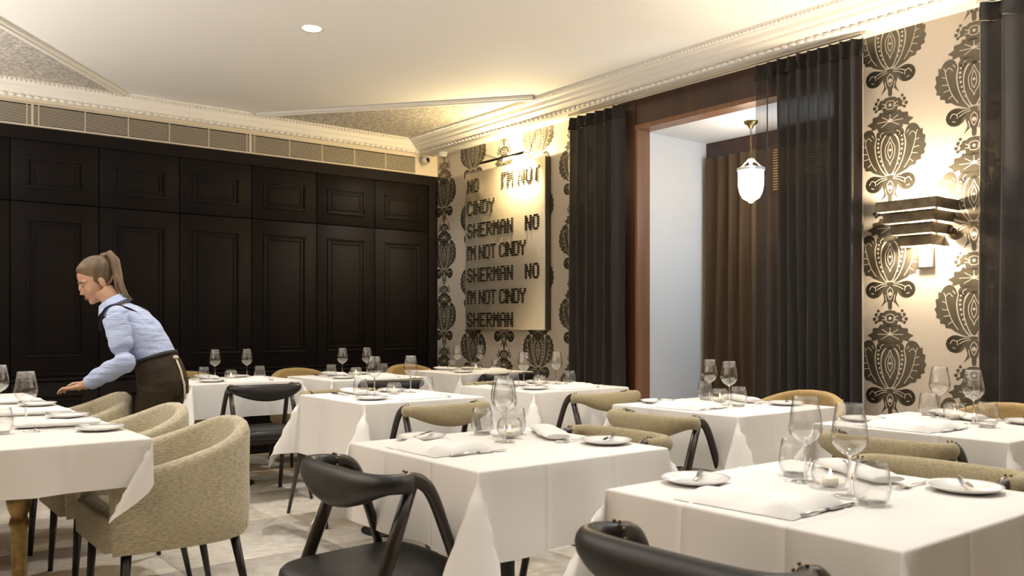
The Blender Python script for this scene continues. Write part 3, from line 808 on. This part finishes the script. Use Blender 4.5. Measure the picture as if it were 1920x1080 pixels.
def butter_knife():
    mb = MB(); mb.tube([(0, -.085, .004), (0, 0, .004)], [(.0052, .003), (.0035, .0026)], 8)
    mb.prism([(-.005, 0), (.005, 0), (.008, .03), (.008, .06), (.0, .075), (-.005, .06)], .0032, .0048)
    return tag(mb.build('butter_knife', M_steel), 'x', 'knife', 'butter knives on the side plates')
def napkin(seed, lx=.15, ly=.115):
    """loosely folded napkin, long side along x"""
    P = []; nu, nv = 30, 18
    top, bot = [], []
    for i in range(nu+1):
        u = i/nu*2-1; rt, rb = [], []
        for j in range(nv+1):
            v = j/nv*2-1
            ex = lx*(1+.05*noise.noise((v*2, seed, 0))); ey = ly*(1+.07*noise.noise((u*2, seed, 5)))
            x = ex*u; y = ey*v
            edge = (1-abs(u)**10)*(1-abs(v)**10)
            h = .010*edge**.5 + .012*edge*max(0, noise.noise((u*1.4+seed, v*1.2, 2.0))+.25) + .014*edge*math.exp(-((u+.72)/.2)**2) + .008*edge*math.exp(-((v-.5+.3*u)/.16)**2)
            rt.append((x, y, .0015+h)); rb.append((x, y, .0008))
        top.append(rt); bot.append(rb)
    mb = MB().grid(top); mb.grid([r[::-1] for r in bot])
    rim = [top[i][0] for i in range(nu+1)]
    return tag(mb.build('napkin', M_napk), 'x', 'napkin', 'folded white napkins')
def rolled_napkin():
    P = []; n = 24; m = 16
    for i in range(n+1):
        u = i/n*2-1; row = []
        for k in range(m+1):
            a = 2*PI*k/m
            ry = .050*(1+.12*noise.noise((u*2, 1, 4)))*(1-.15*abs(u)**6); rz = .014*(1+.35*noise.noise((u*2.2, a, 9)))*(1-.5*abs(u)**8)
            row.append((u*.15, ry*math.cos(a), .0008+max(-.0138, rz*math.sin(a))+.0138))
        P.append(row)
    mb = MB().grid(P); mb.add(P[0], [tuple(range(m+1))]); mb.add(P[-1], [tuple(range(m+1))])
    return tag(mb.build('napkin', M_napk), 'x', 'napkin', 'folded white napkins')
PROTO = dict(wine=wine_glass(), tum=tumbler(), vot=votive(), plate=plate(), knife=knife(), fork=fork(), bk=butter_knife(), nap=napkin(1.0), nap2=napkin(4.3), roll=rolled_napkin())
first_used = set()
def place(kind, x, y, ang, label, z=TZ+.0012):
    src = PROTO[kind]
    if kind not in first_used:
        first_used.add(kind); o = src; o['label'] = label
    else: o = dup(src, (x, y, z), 0, label)
    o.location = (x, y, z); o.rotation_euler = (0, 0, math.radians(ang)); return o

def setting(desc, cx, cy, face, plate_at, nap_at, who, nap_kind, nap_ang=0, knife_at=None, fork_at=None):
    """cutlery of one diner; face: facing angle; *_at in diner frame (forward from table centre, right)"""
    c, s = math.cos(math.radians(face)), math.sin(math.radians(face))
    def W(a, b): return cx+a*c+b*s, cy+a*s-b*c
    x, y = W(*plate_at); place('plate', x, y, 0, f'white side plate {who} {desc}')
    place('bk', x+.01, y, face-55, f'butter knife on plate {who} {desc}', TZ+.0175)
    x, y = W(*nap_at); place(nap_kind, x, y, face+90+nap_ang, f'folded white napkin {who} {desc}')
    if knife_at:
        x, y = W(*knife_at); place('knife', x, y, face-90, f'steel table knife {who} {desc}', TZ+.0012)
    if fork_at:
        x, y = W(*fork_at); place('fork', x, y, face-90, f'steel fork {who} {desc}', TZ+.0012)

# glass positions per table, in the photo's order: tumbler, wine, candle, wine, tumbler
GL = {
 'T1': [(1.862,2.55),(1.885,2.46),(1.872,2.40),(1.80,2.335),(1.955,2.475)],
 'T2': [(1.999,1.343),(1.939,1.272),(1.919,1.19),(1.853,1.10),(1.81,1.021)],
 'T3': [(2.306,4.295),(2.438,4.375),(2.502,4.265),(2.671,4.365),(2.68,4.205)],
 'T4': [(3.401,4.325),(3.552,4.405),(3.595,4.295),(3.823,4.395),(3.799,4.235)],
 'T5': [(2.094,6.22),(2.202,6.30),(2.279,6.19),(2.436,6.29),(2.47,6.13)],
 'T6': [(2.98,6.01),(3.114,6.09),(3.172,5.98),(3.321,6.08),(3.373,5.92)],
 'T7': [(4.156,6.12),(4.265,6.20),(4.38,6.09),(4.50,6.19),(4.553,6.03)],
 'T8': [(3.655,3.00),(3.605,2.93),(3.57,2.835),(3.493,2.718),(3.462,2.637)],
 'T9': [(3.79,1.875),(3.735,1.80),(3.70,1.72),(3.60,1.60),(3.522,1.514)],
}
for k, P in GL.items():
    d = TB[k][0]
    for kind, (x, y), lb in zip(('tum', 'wine', 'vot', 'wine', 'tum'), P,
        ('water tumbler left of the candle on ', 'stemmed wine glass left of the candle on ', 'lit candle in a round glass on ', 'stemmed wine glass right of the candle on ', 'water tumbler right of the candle on ')):
        place(kind, x, y, random.uniform(0, 360), lb+d)
    cx, cy = TB[k][1:3]
    j = lambda a: random.uniform(-a, a)
    if k in ('T1', 'T2', 'T8', 'T9'):
        setting(d, cx, cy, 0, (-.145+j(.01), -.285), (-.225, -.045+j(.01)), 'at the nearer place on', 'nap', j(5), (-.185, .105), None)
        setting(d, cx, cy, 180, (-.275+j(.01), -.18), (-.275, .10), 'at the wall-side place on', 'roll', -28+j(5), None, (-.25, -.075))
    else:
        setting(d, cx, cy, 90, (-.165, -.20+j(.02)), (-.20, .03), 'at the nearer place on', 'nap2', j(6), (-.19, .20), None)
        setting(d, cx, cy, -90, (-.25, -.15), (-.25, .08+j(.02)), 'at the far place on', 'roll', 90+j(12), (-.22, .2), None)
# long table: three places on the armchair side
for i, (py, ny, wy) in enumerate(((3.53, 3.76, 3.82), (4.10, 4.30, 4.50), (4.78, 4.98, 5.12))):
    n = ('nearest the camera', 'at the middle place', 'nearest the waitress')[i]
    place('plate', .80, py, 0, f'white side plate {n} on {LT}'); place('bk', .80, py+.01, 240, f'butter knife on plate {n} on {LT}', TZ+.0175)
    place('roll', .70, ny, -8+i*5, f'rolled white napkin {n} on {LT}')
    place('fork', .66, py+.10, 90, f'steel fork {n} on {LT}')
    place('wine', .60, wy, 0, f'stemmed wine glass {n} on {LT}')
    place('tum', .49, wy-.19, 0, f'water tumbler {n} on {LT}')
    place('vot', .42, wy+.02, 0, f'lit candle in a round glass {n} on {LT}')
    place('nap', .32, ny+.08, 90, f'flat napkin across the table {n} on {LT}')
for tname in GL: pass

# ------------------------------------------------------------------ the waitress
M_skin = mat('skin', (.50, .29, .19), .5, 0, .4, var=(14, (.55, .33, .23), 3))
M_hair = mat('ash_blonde_hair', (.10, .066, .038), .5, 0, .4, bump=(90, .6, (1, 1, .15)), var=(40, (.19, .13, .075), 6, (1, 1, .2)))
M_trouser = mat('brown_trousers', (.035, .026, .016), .85, 0, .2, bump=(140, .2))
M_strap = mat('black_strap', (.012, .011, .014), .7)
M_tie = mat('cream_apron_tie', (.62, .54, .42), .8)
M_lip = mat('lips', (.36, .13, .10), .45)
M_eye = mat('eye_white', (.34, .28, .24), .25); M_iris = mat('iris', (.05, .035, .025), .2); M_brow = mat('eyebrow', (.09, .055, .03), .8)
def shirt_mat():
    m, n, l = new_mat('blue_check_shirt'); p = n['Principled BSDF']; p.inputs['Roughness'].default_value = .85; p.inputs['Sheen Weight'].default_value = .15
    tc = n.new('ShaderNodeTexCoord'); cols = []
    for ax in ('X', 'Y', 'Z'):
        wv = n.new('ShaderNodeTexWave'); wv.wave_type = 'BANDS'; wv.bands_direction = ax; wv.inputs['Scale'].default_value = 34; wv.inputs['Distortion'].default_value = 1.2; wv.inputs['Detail Scale'].default_value = .6
        l.new(tc.outputs['Object'], wv.inputs['Vector']); cols.append(wv)
    a = n.new('ShaderNodeMath'); a.operation = 'MULTIPLY'; l.new(cols[0].outputs['Fac'], a.inputs[0]); l.new(cols[2].outputs['Fac'], a.inputs[1])
    b = n.new('ShaderNodeMath'); b.operation = 'ADD'; l.new(a.outputs[0], b.inputs[0]); l.new(cols[2].outputs['Fac'], b.inputs[1])
    r = n.new('ShaderNodeValToRGB'); e = r.color_ramp.elements
    e[0].position = .05; e[0].color = (.27, .34, .56, 1); e[1].position = 1.0; e[1].color = (.50, .58, .80, 1)
    l.new(b.outputs[0], r.inputs['Fac']); l.new(r.outputs[0], p.inputs['Base Color'])
    t = n.new('ShaderNodeTexNoise'); t.inputs['Scale'].default_value = 14; t.inputs['Detail'].default_value = 5; t.inputs['Distortion'].default_value = 1.5
    mp = n.new('ShaderNodeMapping'); mp.inputs['Scale'].default_value = (.5, .5, 1.8); l.new(tc.outputs['Object'], mp.inputs[0]); l.new(mp.outputs[0], t.inputs['Vector'])
    bp = n.new('ShaderNodeBump'); bp.inputs['Strength'].default_value = .7; bp.inputs['Distance'].default_value = .02
    l.new(t.outputs['Fac'], bp.inputs['Height']); l.new(bp.outputs[0], p.inputs['Normal'])
    return m
M_shirt = shirt_mat()
def fuse(mb, name, m, parent, vox, smooth=2):
    """closed overlapping shapes fused into one continuous skin"""
    o = mb.build(name, m, None)
    md = o.modifiers.new('r', 'REMESH'); md.mode = 'VOXEL'; md.voxel_size = vox
    if smooth:
        s_ = o.modifiers.new('s', 'SMOOTH'); s_.iterations = smooth; s_.factor = .5
    dg = bpy.context.evaluated_depsgraph_get(); me = bpy.data.meshes.new_from_object(o.evaluated_get(dg))
    me.name = name; old = o.data; o.modifiers.clear(); o.data = me; bpy.data.meshes.remove(old)
    me.polygons.foreach_set('use_smooth', [True]*len(me.polygons)); me.materials.clear(); me.materials.append(m)
    o.parent = parent; return o
FACE = math.atan2(math.sin(YAW)*-1*0+.617, -.787)
pw = thing('person', 'waitress with blonde ponytail in blue checked shirt leaning over the long table', 'person', (1.434, 4.975, 0), FACE)
# local frame: +x the way she faces, +y her left, z up
body = MB()
hc = Vector((.352, .0, 1.392))                              # head centre
HR = Matrix.Translation(hc) @ Matrix.Rotation(math.radians(38), 4, 'Z') @ Matrix.Rotation(math.radians(27), 4, 'Y')
body.ball((-.012, 0, .030), (.096, .076, .088), 20, HR)      # cranium
body.ball((.028, 0, -.020), (.066, .064, .082), 18, HR)      # face
body.ball((.040, 0, -.078), (.044, .044, .036), 16, HR)      # jaw
body.ball((.066, 0, -.096), (.022, .022, .017), 12, HR)      # chin
body.tube([(.084, 0, .014), (.097, 0, -.012), (.103, 0, -.034), (.092, 0, -.042)], [(.007, .007), (.008, .008), (.0115, .009), (.009, .006)], 10, M=HR)   # nose
for sy in (-1, 1):
    body.ball((.056, .036*sy, -.030), (.026, .024, .028), 12, HR)           # cheek
    body.ball((.064, .030*sy, .020), (.018, .026, .009), 12, HR)            # brow ridge
    body.ball((-.008, .077*sy, -.018), (.018, .009, .032), 12, HR)          # ear
body.ball((.083, 0, -.066), (.012, .023, .012), 12, HR)      # mouth
nb = Vector((.225, 0, 1.228))
body.tube([nb, (.262, .004, 1.285), (.305, .008, 1.335)], [.058, .052, .052], 16)
# trunk, legs and arms under the clothes
body.tube([(-.02, 0, .80), (.02, 0, .95), (.11, 0, 1.09), (.19, 0, 1.19), (.225, 0, 1.24)], [(.13, .085), (.11, .08), (.125, .085), (.125, .07), (.06, .05)], 18, up=(1, 0, 0))
SH = {1: [(.172, .165, 1.185), (.092, .225, .950), (.345, .150, .822)], -1: [(.205, -.165, 1.190), (.25, -.235, .955), (.43, -.155, .828)]}
for sy in (1, -1):
    s0, e0, w0 = [Vector(p) for p in SH[sy]]
    body.tube([s0, s0.lerp(e0, .5), e0, e0.lerp(w0, .35), w0], [.044, .038, .031, .032, .026], 12)
    body.tube([(-.01, .09*sy, .84), (.03, .095*sy, .48), (-.03, .10*sy, .09)], [.06, .05, .036], 14)
    # hand: palm, four fingers and a thumb, resting towards the table
    d = Vector((.215, -.035*sy, -.042)).normalized() if sy == 1 else Vector((.2, .05, -.035)).normalized()
    side = Vector((0, sy, 0)) - d*d.dot(Vector((0, sy, 0))); side.normalize(); up_ = d.cross(side); up_ *= 1 if up_.z > 0 else -1
    pb = w0 + d*.085
    body.tube([w0, w0+d*.03, w0+d*.06, pb], [(.025, .018), (.033, .016), (.039, .014), (.038, .011)], 14, up=tuple(up_))
    for fi, (off, ln) in enumerate(((-.029, .070), (-.0095, .080), (.010, .076), (.029, .060))):
        b0 = w0+d*.078+side*off; dd = (d+side*off*2.2).normalized()
        body.tube([b0, b0+dd*ln*.45+up_*.006, b0+dd*ln*.8-up_*.004, b0+dd*ln-up_*.018], [.0095, .009, .008, .0062], 8)
    tb = w0+d*.028-side*.028
    body.tube([tb, tb+(d*.6-side*.75).normalized()*.035-up_*.006, tb+(d*.85-side*.5).normalized()*.066-up_*.016], [.0125, .0105, .0075], 8)
bd = fuse(body, 'body', M_skin, pw, .0042, 6)
# face details
mb = MB(); mi = MB(); mw = MB()
for sy in (-1, 1):
    mb.ball((.0765, .030*sy, .002), (.0085, .0125, .0048), 12, HR); mi.ball((.0815, .030*sy, .000), (.0048, .0062, .0046), 10, HR)
    mw.tube([(.084, .014*sy, .020), (.085, .028*sy, .026), (.074, .050*sy, .022)], [.003, .004, .002], 8, M=HR)
mb.build('eye', M_eye, pw); mi.build('iris', M_iris, pw); mw.build('eyebrow', M_brow, pw)
mb = MB(); mb.tube([(.086, -.020, -.066), (.0915, -.008, -.0625), (.0935, 0, -.064), (.0915, .008, -.0625), (.086, .020, -.066)], [.002, .0042, .004, .0042, .002], 8, M=HR)
mb.tube([(.086, -.018, -.070), (.0905, 0, -.0725), (.086, .018, -.070)], [.002, .0052, .002], 8, M=HR); mb.build('lips', M_lip, pw)
# hair: cap swept back, knot and ponytail
hair = MB()
hair.ball((-.022, 0, .046), (.098, .0815, .086), 22, HR)
hair.ball((.018, 0, .080), (.052, .058, .036), 16, HR)
for sy in (-1, 1): hair.ball((-.020, .046*sy, .018), (.060, .036, .055), 14, HR)
hr = fuse(hair, 'hair', M_hair, pw, .006, 3)
tail = MB(); kn = HR @ Vector((-.098, 0, .098))
tail.ball(kn, (.027, .027, .024), 12)
TP = [kn, kn+Vector((-.030, .004, .014)), kn+Vector((-.062, .012, -.02)), kn+Vector((-.082, .022, -.095)), kn+Vector((-.098, .03, -.165)), kn+Vector((-.125, .035, -.215)), kn+Vector((-.155, .035, -.24))]
tail.tube(TP, [.018, .024, .027, .026, .022, .015, .004], 12, up=(0, 1, 0))
for k in range(6):
    o_ = Vector((.012*math.cos(k*1.05), .016*math.sin(k*1.05), 0))
    tail.tube([p+o_*(1 if i < 4 else 1.6) for i, p in enumerate(TP)], [.008, .010, .011, .011, .009, .006, .002], 8, up=(0, 1, 0))
tail.build('ponytail', M_hair, hr)
# shirt: trunk and sleeves in one
sh = MB()
sh.tube([(.012, 0, .935), (.030, 0, .975), (.075, 0, 1.045), (.125, 0, 1.108), (.165, 0, 1.158), (.198, 0, 1.198), (.222, 0, 1.225)],
        [(.142, .108), (.138, .104), (.150, .112), (.162, .116), (.165, .108), (.135, .085), (.075, .062)], 22, up=(1, 0, .65))
for sy in (-1, 1): sh.ball((.205, .055*sy, 1.085), (.055, .06, .06), 14)
for sy in (1, -1):
    s0, e0, w0 = [Vector(p) for p in SH[sy]]
    q = w0 - (w0-e0).normalized()*.035
    sh.ball(e0, (.057, .056, .057), 14)
    sh.ball(s0+Vector((-.01, -.015*sy, 0)), (.064, .060, .066), 14)
    sh.tube([s0, s0.lerp(e0, .3), s0.lerp(e0, .7), e0, e0.lerp(q, .35), e0.lerp(q, .75), q], [.063, .062, .057, .053, .054, .046, .040], 16)
so = fuse(sh, 'shirt', M_shirt, pw, .0065, 3)
for v in so.data.vertices:
    nz = noise.noise(v.co*17)*.004 + noise.noise(Vector((v.co.x*8, v.co.y*8, v.co.z*34)))*.005
    v.co += v.normal*nz
cl = MB(); pr_ = []
for k in range(25):
    a = PI*.10+2*PI*k/24*.9; c_, s_ = math.cos(a), math.sin(a)
    bx = Vector((.236, 0, 1.238)); ax = Vector((.55, 0, .83)).normalized(); e1 = Vector((.83, 0, -.55)); e2 = Vector((0, 1, 0))
    base = bx+e1*(.068*c_)+e2*(.066*s_)
    pr_.append([tuple(base), tuple(base+ax*.046+(e1*c_+e2*s_)*.002), tuple(base+ax*.050+(e1*c_+e2*s_)*.010), tuple(base+ax*.006+(e1*c_+e2*s_)*.028+e1*.01)])
cl.grid(pr_); co = cl.build('collar', M_shirt, so)
st = MB()
for sy in (1, -1):
    pts = [(.292, .080*sy, 1.115), (.282, .092*sy, 1.178), (.250, .103*sy, 1.236), (.195, .104*sy, 1.256), (.130, .094*sy, 1.232), (.070, .055*sy, 1.178), (.02, -.01*sy, 1.10)]
    st.tube(catmull(pts, 4), (.013, .0035), 8, up=(1, 0, 1))
st.build('apron_strap', M_strap, pw)
tr = MB()
tr.tube([(-.02, 0, .76), (-.02, 0, .83), (.0, 0, .90), (.020, 0, .952), (.026, 0, .965)], [(.172, .125), (.175, .128), (.162, .120), (.146, .112), (.143, .110)], 22, up=(1, 0, .2))
for sy in (1, -1):
    tr.tube([(-.015, .088*sy, .80), (.02, .093*sy, .62), (.03, .097*sy, .47), (-.0, .10*sy, .25), (-.03, .10*sy, .06)], [.097, .084, .072, .062, .06], 16)
to = fuse(tr, 'trousers', M_trouser, pw, .0075, 3)
for v in to.data.vertices: v.co += v.normal*(noise.noise(v.co*11)*.006)
wb_ = MB(); wb_.tube([(.020, 0, .953), (.027, 0, .972)], [(.150, .116), (.147, .113)], 28, up=(1, 0, .2)); wb_.build('waistband', M_strap, to)
ti = MB(); ti.ball((-.098, .03, .968), (.016, .022, .012), 10)
ti.tube([(-.100, .03, .965), (-.128, .035, .90), (-.148, .035, .82), (-.150, .03, .74)], [(.012, .004)]*4, 8, up=(1, 0, 0)); ti.build('apron_tie', M_tie, pw)
for sy in (1, -1):
    f_ = MB(); f_.tube([(-.07, .10*sy, .035), (-.03, .10*sy, .045), (.06, .105*sy, .032), (.15, .11*sy, .022)], [(.030, .034), (.038, .044), (.042, .031), (.022, .02)], 14, up=(0, 0, 1))
    f_.build('shoe', M_blackleg, pw)
